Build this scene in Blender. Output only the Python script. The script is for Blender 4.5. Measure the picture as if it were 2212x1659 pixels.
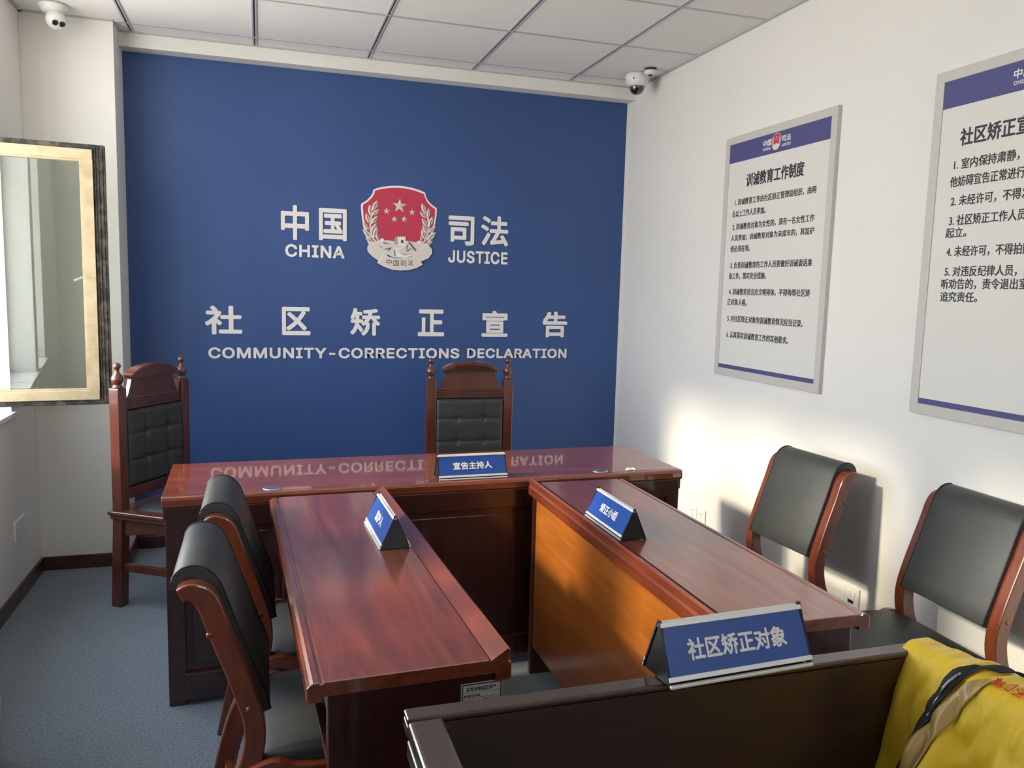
import bpy, bmesh, math, random, json
from mathutils import Vector, Matrix, noise

random.seed(4)
S = bpy.context.scene
COL = S.collection
for o in list(bpy.data.objects):
    bpy.data.objects.remove(o)
PI = math.pi

# ------------------------------------------------------------------ camera
cam_data = bpy.data.cameras.new('camera')
cam = bpy.data.objects.new('camera', cam_data)
COL.objects.link(cam)
cam_data.sensor_fit = 'HORIZONTAL'
cam_data.sensor_width = 36.0
cam_data.lens = 36.0 * 1732.6 / 2212.0
cam_data.clip_start = 0.02
yaw, pitch, roll = -0.3062, -0.1161, 0.0265
fw = Vector((math.sin(-yaw) * math.cos(pitch), math.cos(-yaw) * math.cos(pitch), math.sin(pitch)))
rt = fw.cross(Vector((0, 0, 1))).normalized()
up = rt.cross(fw)
r2 = rt * math.cos(roll) + up * math.sin(roll)
u2 = -rt * math.sin(roll) + up * math.cos(roll)
cam.matrix_world = Matrix(((r2.x, u2.x, -fw.x, 0.674), (r2.y, u2.y, -fw.y, -4.7917), (r2.z, u2.z, -fw.z, 1.4972), (0, 0, 0, 1)))
S.camera = cam

# ------------------------------------------------------------------ world, sun, window portals, exposure
S.view_settings.view_transform = 'Standard'
S.view_settings.look = 'None'
S.view_settings.exposure = -0.20
S.view_settings.gamma = 1.0
S.view_settings.use_curve_mapping = False
SKY = 12.5
GROUND = 10.0
SUN = 8.0
w = bpy.data.worlds.new('sky')
S.world = w
w.use_nodes = True
nt = w.node_tree
nt.nodes.clear()
wo = nt.nodes.new('ShaderNodeOutputWorld')
bg = nt.nodes.new('ShaderNodeBackground')
tc = nt.nodes.new('ShaderNodeTexCoord')
sp = nt.nodes.new('ShaderNodeSeparateXYZ')
rp = nt.nodes.new('ShaderNodeValToRGB')
mr = nt.nodes.new('ShaderNodeMapRange')
mr.inputs['From Min'].default_value = -1.0
nt.links.new(tc.outputs['Generated'], sp.inputs[0])
nt.links.new(sp.outputs['Z'], mr.inputs['Value'])
nt.links.new(mr.outputs[0], rp.inputs[0])
nt.links.new(rp.outputs[0], bg.inputs[0])
nt.links.new(bg.outputs[0], wo.inputs[0])
cr = rp.color_ramp
cr.elements[0].position = 0.0
cr.elements[0].color = (GROUND, GROUND * 0.965, GROUND * 0.90, 1)
cr.elements[1].position = 0.50
cr.elements[1].color = (GROUND, GROUND * 0.965, GROUND * 0.90, 1)
e = cr.elements.new(0.52)
e.color = (SKY * 0.98, SKY * 0.99, SKY * 1.0, 1)
e = cr.elements.new(0.8)
e.color = (SKY * 0.60, SKY * 0.68, SKY * 0.84, 1)
bg.inputs[1].default_value = 1.0

sun_d = bpy.data.lights.new('sun', 'SUN')
sun = bpy.data.objects.new('sun', sun_d)
COL.objects.link(sun)
sun_d.energy = SUN
sun_d.angle = math.radians(5.5)
sun_d.color = (1.0, 0.86, 0.62)
sun.rotation_euler = Vector((1.0, -0.01, -0.525)).to_track_quat('-Z', 'Y').to_euler()

WINS = [(-2.45, -0.66), (-3.55, -2.72)]      # window openings along the left wall (y range)
WZ0, WZ1 = 0.90, 2.74
REAR = (1.0, 2.6, 1.95, 2.68)                # rear window, added to let in fill light: x range, z range
for i, (a, b) in enumerate(WINS):
    pd = bpy.data.lights.new('window_portal', 'AREA')
    pd.shape = 'RECTANGLE'
    pd.size = WZ1 - WZ0
    pd.size_y = b - a
    pd.cycles.is_portal = True
    po = bpy.data.objects.new('window_portal', pd)
    COL.objects.link(po)
    po.location = (-0.66, (a + b) / 2, (WZ0 + WZ1) / 2)
    po.rotation_euler = (0, -PI / 2, 0)

pd = bpy.data.lights.new('window_portal', 'AREA')  # portal of the added rear window
pd.shape = 'RECTANGLE'
pd.size = REAR[1] - REAR[0]
pd.size_y = REAR[3] - REAR[2]
pd.cycles.is_portal = True
po = bpy.data.objects.new('window_portal', pd)
COL.objects.link(po)
po.location = ((REAR[0] + REAR[1]) / 2, -6.62, (REAR[2] + REAR[3]) / 2)
po.rotation_euler = (PI / 2, 0, 0)

# ------------------------------------------------------------------ materials
def mat(name, col, rough=0.5, metal=0.0, coat=0.0, coat_rough=0.05, spec=0.5, sheen=0.0):
    m = bpy.data.materials.new(name)
    m.use_nodes = True
    b = m.node_tree.nodes['Principled BSDF']
    b.inputs['Base Color'].default_value = (*col, 1)
    b.inputs['Roughness'].default_value = rough
    b.inputs['Metallic'].default_value = metal
    b.inputs['Coat Weight'].default_value = coat
    b.inputs['Coat Roughness'].default_value = coat_rough
    b.inputs['Specular IOR Level'].default_value = spec
    b.inputs['Sheen Weight'].default_value = sheen
    return m

def vary(m, c1, c2, scale=(1, 1, 1), detail=4, rough=0.6, dist=0.0, lo=0.35, hi=0.65, bump=0.0, bscale=None, bdist=0.002):
    """procedural two-colour noise in object coordinates plus optional bump"""
    n = m.node_tree
    b = n.nodes['Principled BSDF']
    t = n.nodes.new('ShaderNodeTexCoord')
    mp = n.nodes.new('ShaderNodeMapping')
    mp.inputs['Scale'].default_value = scale
    nz = n.nodes.new('ShaderNodeTexNoise')
    nz.inputs['Scale'].default_value = 1.0
    nz.inputs['Detail'].default_value = detail
    nz.inputs['Roughness'].default_value = rough
    nz.inputs['Distortion'].default_value = dist
    r = n.nodes.new('ShaderNodeValToRGB')
    r.color_ramp.elements[0].position = lo
    r.color_ramp.elements[1].position = hi
    r.color_ramp.elements[0].color = (*c1, 1)
    r.color_ramp.elements[1].color = (*c2, 1)
    n.links.new(t.outputs['Object'], mp.inputs[0])
    n.links.new(mp.outputs[0], nz.inputs['Vector'])
    n.links.new(nz.outputs['Fac'], r.inputs[0])
    n.links.new(r.outputs[0], b.inputs['Base Color'])
    if bump:
        nb = n.nodes.new('ShaderNodeTexNoise')
        nb.inputs['Scale'].default_value = bscale or 200
        nb.inputs['Detail'].default_value = 3
        n.links.new(t.outputs['Object'], nb.inputs['Vector'])
        bp = n.nodes.new('ShaderNodeBump')
        bp.inputs['Strength'].default_value = bump
        bp.inputs['Distance'].default_value = bdist
        n.links.new(nb.outputs['Fac'], bp.inputs['Height'])
        n.links.new(bp.outputs[0], b.inputs['Normal'])
    return m

def wood(name, dark, light, axis='x', rough=0.32, coat=0.7, cr_=0.07, k=1.0):
    m = mat(name, light, rough, coat=coat, coat_rough=cr_)
    sc = {'x': (1.6 * k, 14 * k, 14 * k), 'y': (14 * k, 1.6 * k, 14 * k), 'z': (14 * k, 14 * k, 1.6 * k)}[axis]
    vary(m, dark, light, sc, detail=6, rough=0.62, dist=1.6, lo=0.3, hi=0.68)
    n = m.node_tree
    b = n.nodes['Principled BSDF']
    b.inputs['Coat IOR'].default_value = 1.62
    # fine pores: a second, tighter streak noise multiplied in
    t = n.nodes.new('ShaderNodeTexCoord')
    mp = n.nodes.new('ShaderNodeMapping')
    mp.inputs['Scale'].default_value = tuple(v * 6 for v in sc)
    nz = n.nodes.new('ShaderNodeTexNoise')
    nz.inputs['Scale'].default_value = 1.0
    nz.inputs['Detail'].default_value = 3
    rr = n.nodes.new('ShaderNodeMapRange')
    rr.inputs['From Min'].default_value = 0.3
    rr.inputs['From Max'].default_value = 0.7
    rr.inputs['To Min'].default_value = 0.82
    rr.inputs['To Max'].default_value = 1.1
    mx = n.nodes.new('ShaderNodeMix')
    mx.data_type = 'RGBA'
    mx.blend_type = 'MULTIPLY'
    mx.inputs['Factor'].default_value = 1.0
    src = b.inputs['Base Color'].links[0].from_socket
    n.links.new(t.outputs['Object'], mp.inputs[0])
    n.links.new(mp.outputs[0], nz.inputs['Vector'])
    n.links.new(nz.outputs['Fac'], rr.inputs['Value'])
    n.links.new(src, mx.inputs['A'])
    n.links.new(rr.outputs[0], mx.inputs['B'])
    n.links.new(mx.outputs['Result'], b.inputs['Base Color'])
    return m

WALLC = (0.74, 0.725, 0.69)
M = {}
M['wall'] = vary(mat('white_wall_paint', WALLC, 0.75), (0.755, 0.74, 0.705), (0.795, 0.78, 0.745), (0.8, 0.8, 0.8), bump=0.05, bscale=160, bdist=0.001)
M['blue'] = vary(mat('blue_wall_film', (0.03, 0.075, 0.26), 0.45, spec=0.4), (0.034, 0.078, 0.235), (0.040, 0.090, 0.26), (0.7, 0.7, 0.7), bump=0.03, bscale=120, bdist=0.001)
M['carpet'] = vary(mat('blue_grey_carpet', (0.1, 0.13, 0.16), 0.95, spec=0.1, sheen=0.15), (0.060, 0.085, 0.108), (0.29, 0.345, 0.39), (150, 150, 150), detail=4, rough=0.8, lo=0.32, hi=0.68, bump=0.6, bscale=420, bdist=0.003)
M['tile'] = vary(mat('ceiling_tile_board', (0.72, 0.70, 0.67), 0.9, spec=0.1), (0.64, 0.625, 0.60), (0.82, 0.805, 0.78), (230, 230, 230), detail=3, rough=0.7, lo=0.28, hi=0.42)
M['grid'] = mat('grey_ceiling_grid_metal', (0.50, 0.50, 0.53), 0.45, 0.2)
M['gap'] = mat('dark_grid_slot', (0.015, 0.015, 0.02), 0.6)
M['skirt'] = wood('dark_skirting_wood', (0.04, 0.014, 0.010), (0.075, 0.026, 0.018), 'y', 0.4, 0.4, 0.15)
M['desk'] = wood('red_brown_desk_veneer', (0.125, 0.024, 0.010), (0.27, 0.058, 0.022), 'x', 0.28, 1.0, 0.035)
M['sidetop'] = wood('red_brown_satin_veneer', (0.105, 0.020, 0.009), (0.235, 0.052, 0.020), 'x', 0.30, 1.0, 0.15, 0.7)
M['sidetop'].node_tree.nodes['Principled BSDF'].inputs['Coat IOR'].default_value = 1.95
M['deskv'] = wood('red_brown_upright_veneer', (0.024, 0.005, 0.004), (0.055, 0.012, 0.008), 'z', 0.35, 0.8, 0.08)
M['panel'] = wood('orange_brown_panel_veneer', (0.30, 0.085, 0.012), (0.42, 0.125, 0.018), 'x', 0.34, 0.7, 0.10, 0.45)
M['dock'] = wood('dark_walnut_veneer', (0.030, 0.011, 0.008), (0.056, 0.022, 0.016), 'x', 0.32, 0.7, 0.09)
M['dockpanel'] = wood('dark_walnut_panel_veneer', (0.022, 0.009, 0.006), (0.040, 0.017, 0.012), 'x', 0.4, 0.2, 0.2)
M['chairwood'] = wood('reddish_chair_wood', (0.125, 0.026, 0.011), (0.21, 0.048, 0.019), 'z', 0.3, 0.6, 0.08)
M['judge'] = wood('dark_red_chair_wood', (0.065, 0.016, 0.010), (0.14, 0.034, 0.018), 'z', 0.3, 0.7, 0.08)
M['leather'] = vary(mat('black_leather', (0.02, 0.021, 0.022), 0.46, spec=0.55), (0.026, 0.028, 0.028), (0.038, 0.041, 0.041), (6, 6, 6), bump=0.18, bscale=350, bdist=0.001)
M['seam'] = mat('black_seam_piping', (0.008, 0.008, 0.009), 0.4)
M['white'] = mat('white_lettering', (0.80, 0.77, 0.76), 0.5)
M['ink'] = mat('dark_print_ink', (0.03, 0.028, 0.035), 0.6)
M['poster'] = mat('white_poster_board', (0.70, 0.69, 0.65), 0.45, spec=0.3)
M['frame'] = mat('pale_grey_poster_frame', (0.56, 0.54, 0.51), 0.4)
M['violet'] = mat('violet_blue_print', (0.085, 0.085, 0.23), 0.5, spec=0.3)
M['alu'] = mat('brushed_aluminium', (0.78, 0.78, 0.77), 0.4, 0.35)
M['signblue'] = mat('bright_blue_sign_card', (0.011, 0.070, 0.33), 0.3, coat=0.25, coat_rough=0.1)
M['blackp'] = mat('black_plastic', (0.008, 0.008, 0.009), 0.35)
M['gold'] = vary(mat('champagne_gold_aluminium', (0.52, 0.42, 0.25), 0.45, 0.35), (0.44, 0.35, 0.20), (0.58, 0.47, 0.30), (14, 14, 14), detail=6, dist=0.6)
M['rubber'] = vary(mat('dirty_dark_gasket', (0.05, 0.045, 0.04), 0.7), (0.018, 0.018, 0.016), (0.16, 0.135, 0.10), (30, 30, 30), detail=6, lo=0.42, hi=0.75)
M['plastic'] = mat('white_plastic', (0.74, 0.74, 0.72), 0.35)
M['beige'] = mat('pale_beige_laminate', (0.52, 0.46, 0.42), 0.45)
M['dark'] = mat('dark_lens', (0.012, 0.012, 0.015), 0.12)
M['slot'] = mat('dark_socket_slot', (0.02, 0.02, 0.02), 0.6)
M['marble'] = vary(mat('white_sill_stone', (0.72, 0.72, 0.70), 0.25), (0.66, 0.66, 0.65), (0.76, 0.76, 0.74), (6, 6, 6), dist=2)
M['chrome'] = mat('dull_chrome', (0.62, 0.62, 0.64), 0.25, 0.95)
M['paper'] = mat('label_paper', (0.55, 0.54, 0.48), 0.7)
M['scrap'] = mat('cream_paper_scrap', (0.75, 0.72, 0.58), 0.7)
M['red'] = mat('emblem_red', (0.52, 0.034, 0.080), 0.5)
M['pearl'] = mat('emblem_pearl', (0.68, 0.63, 0.58), 0.5)
M['pearlw'] = mat('emblem_white', (0.82, 0.79, 0.79), 0.5)
M['pearld'] = mat('emblem_grey', (0.42, 0.38, 0.36), 0.5)
M['inkbrown'] = mat('emblem_dark_line', (0.10, 0.07, 0.07), 0.5)
M['yellow'] = vary(mat('yellow_vest_cloth', (0.72, 0.50, 0.02), 0.6, sheen=0.2), (0.70, 0.46, 0.012), (0.82, 0.56, 0.016), (5, 5, 5), bump=0.35, bscale=38, bdist=0.004)
M['lining'] = mat('golden_brown_vest_lining', (0.42, 0.27, 0.08), 0.45, coat=0.5, coat_rough=0.2)
M['tape'] = mat('black_zip_tape', (0.015, 0.016, 0.018), 0.7)
M['silver'] = mat('silver_reflective_tape', (0.50, 0.48, 0.46), 0.3, 0.3)
M['vestred'] = mat('red_vest_print', (0.55, 0.03, 0.02), 0.6)

def glass(name, refl, tint):
    m = bpy.data.materials.new(name)
    m.use_nodes = True
    n = m.node_tree
    n.nodes.clear()
    o = n.nodes.new('ShaderNodeOutputMaterial')
    t = n.nodes.new('ShaderNodeBsdfTransparent')
    t.inputs[0].default_value = (*tint, 1)
    g = n.nodes.new('ShaderNodeBsdfGlossy')
    g.inputs['Roughness'].default_value = 0.015
    g.inputs['Color'].default_value = (0.92, 0.95, 0.93, 1)
    x = n.nodes.new('ShaderNodeMixShader')
    x.inputs[0].default_value = refl
    n.links.new(t.outputs[0], x.inputs[1])
    n.links.new(g.outputs[0], x.inputs[2])
    n.links.new(x.outputs[0], o.inputs[0])
    return m
M['sash_glass'] = glass('reflective_coated_glass', 0.22, (0.90, 0.93, 0.89))
M['pane'] = glass('clear_window_glass', 0.08, (0.95, 0.96, 0.96))
M['dome'] = glass('clear_camera_dome', 0.12, (0.55, 0.56, 0.58))

# ------------------------------------------------------------------ mesh helpers
class MB:
    """collects boxes, prisms, lathes and tubes and links them as one mesh object"""
    def __init__(s):
        s.v = []
        s.f = []
        s.sm = []
    def add(s, vs, fs, smooth=False, mtx=None):
        k = len(s.v)
        s.v += [tuple(mtx @ Vector(p)) if mtx else tuple(p) for p in vs]
        s.f += [tuple(i + k for i in f) for f in fs]
        s.sm += [smooth] * len(fs)
        return s
    def box(s, a, b, bev=0.0, mtx=None, seg=2):
        x0, y0, z0 = [min(p, q) for p, q in zip(a, b)]
        x1, y1, z1 = [max(p, q) for p, q in zip(a, b)]
        bev = min(bev, (x1 - x0) * .45, (y1 - y0) * .45, (z1 - z0) * .45)
        bm = bmesh.new()
        vs = [bm.verts.new(p) for p in [(x0, y0, z0), (x1, y0, z0), (x1, y1, z0), (x0, y1, z0), (x0, y0, z1), (x1, y0, z1), (x1, y1, z1), (x0, y1, z1)]]
        for f in [(0, 3, 2, 1), (4, 5, 6, 7), (0, 1, 5, 4), (1, 2, 6, 5), (2, 3, 7, 6), (3, 0, 4, 7)]:
            bm.faces.new([vs[i] for i in f])
        if bev > 0:
            bmesh.ops.bevel(bm, geom=list(bm.edges), offset=bev, segments=seg, profile=0.5, affect='EDGES')
        s.addbm(bm, False, mtx)
        return s
    def addbm(s, bm, smooth=False, mtx=None):
        bm.verts.index_update()
        s.add([v.co[:] for v in bm.verts], [[v.index for v in f.verts] for f in bm.faces], smooth, mtx)
        bm.free()
    def prism(s, poly, t0, t1, axis='y', bev=0.0, mtx=None, smooth=False, seg=2, capbev=True):
        """poly: 2-D points; extruded along axis between t0 and t1"""
        def P(p, t):
            return {'x': (t, p[0], p[1]), 'y': (p[0], t, p[1]), 'z': (p[0], p[1], t)}[axis]
        bm = bmesh.new()
        A = [bm.verts.new(P(p, t0)) for p in poly]
        B = [bm.verts.new(P(p, t1)) for p in poly]
        n = len(poly)
        fa = bm.faces.new(A)
        fb = bm.faces.new(B[::-1])
        for i in range(n):
            bm.faces.new((A[i], B[i], B[(i + 1) % n], A[(i + 1) % n]))
        bmesh.ops.recalc_face_normals(bm, faces=bm.faces)
        if bev > 0:
            es = list(set(fa.edges) | set(fb.edges))
            bmesh.ops.bevel(bm, geom=es, offset=bev, segments=seg, profile=0.5, affect='EDGES')
        s.addbm(bm, smooth, mtx)
        return s
    def lathe(s, prof, seg=24, mtx=None, smooth=True):
        vs = []
        fs = []
        n = len(prof)
        for i in range(seg):
            a = 2 * PI * i / seg
            for r, z in prof:
                vs.append((r * math.cos(a), r * math.sin(a), z))
        for i in range(seg):
            j = (i + 1) % seg
            for k in range(n - 1):
                fs.append((i * n + k, j * n + k, j * n + k + 1, i * n + k + 1))
        s.add(vs, fs, smooth, mtx)
        return s
    def tube(s, pts, r, seg=8, mtx=None, flat=1.0):
        pts = [Vector(p) for p in pts]
        rr = r if isinstance(r, (list, tuple)) else [r] * len(pts)
        vs = []
        fs = []
        for i, p in enumerate(pts):
            d = (pts[min(i + 1, len(pts) - 1)] - pts[max(i - 1, 0)]).normalized()
            a = Vector((0, 0, 1)) if abs(d.z) < .95 else Vector((1, 0, 0))
            u = d.cross(a).normalized()
            v = d.cross(u)
            for k in range(seg):
                t = 2 * PI * k / seg
                vs.append(tuple(p + u * math.cos(t) * rr[i] + v * math.sin(t) * rr[i] * flat))
        for i in range(len(pts) - 1):
            for k in range(seg):
                fs.append((i * seg + k, i * seg + (k + 1) % seg, (i + 1) * seg + (k + 1) % seg, (i + 1) * seg + k))
        fs.append(tuple(range(seg))[::-1])
        fs.append(tuple((len(pts) - 1) * seg + k for k in range(seg)))
        s.add(vs, fs, True, mtx)
        return s
    def build(s, name, m, parent=None, label=None):
        me = bpy.data.meshes.new(name)
        me.from_pydata(s.v, [], s.f)
        for p, q in zip(me.polygons, s.sm):
            p.use_smooth = q
        me.validate()
        bm = bmesh.new()
        bm.from_mesh(me)
        bmesh.ops.recalc_face_normals(bm, faces=bm.faces)
        bm.to_mesh(me)
        bm.free()
        if isinstance(m, (list, tuple)):
            for q in m:
                me.materials.append(q)
        else:
            me.materials.append(m)
        o = bpy.data.objects.new(name, me)
        COL.objects.link(o)
        if parent:
            o.parent = parent
        if label:
            o['label'] = label
        return o

def thing(name, label, cat, loc=(0, 0, 0), rotz=0.0, group=None):
    o = bpy.data.objects.new(name, None)
    COL.objects.link(o)
    o.empty_display_size = 0.1
    o.location = loc
    o.rotation_euler = (0, 0, rotz)
    o['label'] = label
    o['category'] = cat
    if group:
        o['group'] = group
    return o

def struct(o):
    o['kind'] = 'structure'
    return o

def copy_tree(o, parent=None):
    c = o.copy()
    COL.objects.link(c)
    c.parent = parent
    for ch in [x for x in bpy.data.objects if x.parent == o]:
        copy_tree(ch, c)
    return c

def relabel(o, label, loc, rotz):
    o['label'] = label
    o.location = loc
    o.rotation_euler = (0, 0, rotz)
    return o

def offset_path(path, w):
    """closed polygon of a band of width w (or per-point widths) round a 2-D polyline"""
    L, R = [], []
    n = len(path)
    for i, p in enumerate(path):
        a = Vector(path[max(i - 1, 0)])
        b = Vector(path[min(i + 1, n - 1)])
        d = (b - a).normalized()
        nn = Vector((-d.y, d.x))
        ww = (w[i] if isinstance(w, (list, tuple)) else w) / 2
        L.append(tuple(Vector(p) + nn * ww))
        R.append(tuple(Vector(p) - nn * ww))
    return L + R[::-1]

def smooth_path(pts, n=6):
    out = []
    P = [Vector(p) for p in pts]
    for i in range(len(P) - 1):
        p0 = P[max(i - 1, 0)]
        p1, p2 = P[i], P[i + 1]
        p3 = P[min(i + 2, len(P) - 1)]
        for k in range(n):
            t = k / n
            out.append(tuple(0.5 * ((2 * p1) + (-p0 + p2) * t + (2 * p0 - 5 * p1 + 4 * p2 - p3) * t * t + (-p0 + 3 * p1 - 3 * p2 + p3) * t ** 3)))
    out.append(tuple(P[-1]))
    return out

# ------------------------------------------------------------------ lettering
_tc = {}
_latin = None
try:
    import os
    _latin = bpy.data.fonts.load(os.path.join(bpy.utils.system_resource('DATAFILES'), 'fonts', 'Inter.woff2'))
except Exception:
    _latin = None

def glyph(body, bold=0.0, ext=0.0, res=2):
    """vertices and faces of a line of text in the x-y plane, bounding box moved to 0..1 in x and y"""
    key = (body, bold, ext, res)
    if key in _tc:
        return _tc[key]
    c = bpy.data.curves.new('t', 'FONT')
    c.body = body
    c.resolution_u = res
    if _latin and all(ord(q) < 128 for q in body):
        c.font = _latin
        c.space_character = 1.06
    c.extrude = ext
    o = bpy.data.objects.new('t', c)
    COL.objects.link(o)
    dg = bpy.context.evaluated_depsgraph_get()
    me = bpy.data.meshes.new_from_object(o.evaluated_get(dg))
    vs = [tuple(v.co) for v in me.vertices]
    fs = [tuple(p.vertices) for p in me.polygons]
    bpy.data.objects.remove(o)
    bpy.data.curves.remove(c)
    bpy.data.meshes.remove(me)
    if bold:                       # heavier strokes: the same outline laid down again, shifted round a small circle
        base, bf = list(vs), list(fs)
        vs, fs = [], []
        N = 6
        for q in range(N):
            a = 2 * PI * (q + .5) / N
            k0 = len(vs)
            vs += [(v[0] + bold * math.cos(a), v[1] + bold * math.sin(a), v[2] * (1 - .02 * q)) for v in base]
            fs += [tuple(i + k0 for i in f) for f in bf]
    x0, x1 = min(v[0] for v in vs), max(v[0] for v in vs)
    y0, y1 = min(v[1] for v in vs), max(v[1] for v in vs)
    asp = (x1 - x0) / (y1 - y0)
    r = ([((v[0] - x0) / (x1 - x0), (v[1] - y0) / (y1 - y0), v[2]) for v in vs], fs, asp)
    _tc[key] = r
    return r

def put_text(mb, body, x0, x1, y0, y1, mtx, bold=0.0, depth=0.0006, res=2):
    """fit body into the box x0..x1, y0..y1 of the plane given by mtx (local x right, y up, z out)"""
    vs, fs, asp = glyph(body, bold, 0.5 if depth else 0.0, res)
    if x1 is None:
        x1 = x0 + (y1 - y0) * asp
    mb.add([(x0 + v[0] * (x1 - x0), y0 + v[1] * (y1 - y0), (v[2] + 0.5) * depth) for v in vs], fs, False, mtx)

def wallmtx(kind, pos):
    if kind == 'back':      # plane y = pos, x right, z up, facing -y
        return Matrix(((1, 0, 0, 0), (0, 0, -1, pos), (0, 1, 0, 0), (0, 0, 0, 1)))
    if kind == 'right':     # plane x = pos, reading direction -y, facing -x
        return Matrix(((0, 0, -1, pos), (-1, 0, 0, 0), (0, 1, 0, 0), (0, 0, 0, 1)))

# ------------------------------------------------------------------ room shell
W, H, XL, YB, YR = 2.918, 2.758, -0.41, 0.0, -6.4
XO = XL - 0.24
ZT = 2.688
COLD = 0.263

struct(MB().box((XO, YR, -0.1), (W + 0.2, 0.2, 0.0)).build('floor', M['carpet']))
m = MB().box((XO, YR - .1, -0.1), (XL, WINS[1][0], H + .1))
for k, (a, b) in enumerate(WINS):
    m.box((XO, a, -0.1), (XL, b, WZ0 - 0.02)).box((XO, a, WZ1), (XL, b, H + .1))
m.box((XO, WINS[1][1], -0.1), (XL, WINS[0][0], H + .1)).box((XO, WINS[0][1], -0.1), (XL, 0.2, H + .1))
struct(m.build('wall_left', M['wall']))
struct(MB().box((W, YR - .1, -0.1), (W + .2, 0.2, H + .1)).build('wall_right', M['wall']))
m = MB().box((XO, YR - .2, -0.1), (W + .2, YR, REAR[2])).box((XO, YR - .2, REAR[3]), (W + .2, YR, H + .1))
m.box((XO, YR - .2, REAR[2]), (REAR[0], YR, REAR[3])).box((REAR[1], YR - .2, REAR[2]), (W + .2, YR, REAR[3]))
struct(m.build('wall_rear', M['wall']))
struct(MB().box((XL, 0.0, -0.1), (W, 0.2, H + .1)).build('wall_back', M['blue']))
struct(MB().box((XL, -COLD, 0), (0.0, 0.0, H), 0.002).build('wall_column', M['wall']))
struct(MB().box((0.0, -0.10, ZT), (W, 0.0, H), 0.002).build('trim_1', M['wall']))
struct(MB().box((W - 0.014, -0.010, 0), (W, 0.0, ZT), 0.001).build('trim_2', M['wall']))
# skirting
struct(MB().box((XL, YR, 0), (XL + .014, -COLD, .071), .003).build('baseboard_left', M['skirt']))
struct(MB().box((XL + .014, -COLD - .014, 0), (0.014, -COLD, .071), .003).box((0, -COLD, 0), (0.014, 0, .071), .003).build('baseboard_column', M['skirt']))
struct(MB().box((0.014, -.014, 0), (W, 0, .071), .003).build('baseboard_back', M['skirt']))
struct(MB().box((W - .014, YR, 0), (W, -.014, .071), .003).build('baseboard_right', M['skirt']))

# suspended ceiling: boards between a metal grid with a dark slot in the main runners
GX, GY = 0.063, -0.259
struct(MB().box((XO, YR, H + .004), (W + .1, 0.1, H + .1)).build('ceiling', M['tile']))
m = MB()
d = MB()
i = -1
x = GX - 0.6
xs = []
while x < W:
    if x > XL + .02:
        xs.append(x)
    x += 0.6
for x in xs:
    y1 = -0.10 if x > 0 else -COLD
    m.box((x - .012, YR, H - .001), (x - .0035, y1, H + .006), .001)
    m.box((x + .0035, YR, H - .001), (x + .012, y1, H + .006), .001)
    d.box((x - .0035, YR, H + .0025), (x + .0035, y1, H + .0055))
y = GY
while y > YR:
    m.box((XL, y - .0075, H), (W, y + .0075, H + .0055), .001)
    y -= 0.6
m.box((XL, YR, H - .002), (XL + .018, -COLD, H + .004)).box((W - .018, YR, H - .002), (W, -.10, H + .004))
m.box((0, -.118, H - .002), (W, -.10, H + .004)).box((XL, -COLD - .018, H - .002), (0, -COLD, H + .004))
g = struct(m.build('trim_3', M['grid']))
struct(d.build('trim_4', M['gap']))

# windows in the left wall
def window(a, b, n, opening=None):
    """outer frame, mullions and panes of one window; opening = index of the bay whose sash stands open"""
    root = thing('window_%d' % n, 'gold aluminium casement window in the left wall', 'window')
    del root['category']
    struct(root)
    x0, x1 = XO + .03, XO + .085
    f = MB()
    f.box((x0, a, WZ0 - .02), (x1, b, WZ0 + .03), .003).box((x0, a, WZ1 - .05), (x1, b, WZ1), .003)
    f.box((x0, a, WZ0), (x1, a + .05, WZ1), .003).box((x0, b - .05, WZ0), (x1, b, WZ1), .003)
    f.box((x0, a, 2.13), (x1, b, 2.18), .003)
    nb = 3
    for k in range(1, nb):
        yy = a + (b - a) * k / nb
        f.box((x0, yy - .025, WZ0), (x1, yy + .025, WZ1), .003)
    f.build('window_frame', M['gold'], root)
    for k in range(nb):
        ya, yb_ = a + (b - a) * k / nb + .02, a + (b - a) * (k + 1) / nb - .02
        MB().box((x0 + .02, ya, 2.16), (x0 + .026, yb_, WZ1 - .03)).build('pane', M['pane'], root)
        if k != opening:
            MB().box((x0 + .02, ya, WZ0 + .02), (x0 + .026, yb_, 2.15)).build('pane', M['pane'], root)
    MB().box((XO + .06, a - .02, WZ0 - .035), (XL + .022, b + .03, WZ0 - .012), .004).build('window_sill', M['marble'], root)
window(WINS[0][0], WINS[0][1], 1, 2)
window(WINS[1][0], WINS[1][1], 2)

rw = thing('window_3', 'high window added in the rear wall for fill light', 'window')  # unseen window, added to brighten the blue back wall
del rw['category']
struct(rw)
m = MB()
for k in range(4):
    xx = REAR[0] + (REAR[1] - REAR[0]) * k / 3
    m.box((max(xx - .025, REAR[0]), YR - .16, REAR[2]), (min(xx + .025, REAR[1]), YR - .11, REAR[3]), .002)
m.box((REAR[0], YR - .159, REAR[2]), (REAR[1], YR - .111, REAR[2] + .05)).box((REAR[0], YR - .159, REAR[3] - .05), (REAR[1], YR - .111, REAR[3]))
m.build('window_frame', M['gold'], rw)
for k in range(3):
    xa, xb = REAR[0] + (REAR[1] - REAR[0]) * k / 3 + .02, REAR[0] + (REAR[1] - REAR[0]) * (k + 1) / 3 - .02
    MB().box((xa, YR - .138, REAR[2] + .04), (xb, YR - .132, REAR[3] - .04)).build('pane', M['pane'], rw)

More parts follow.
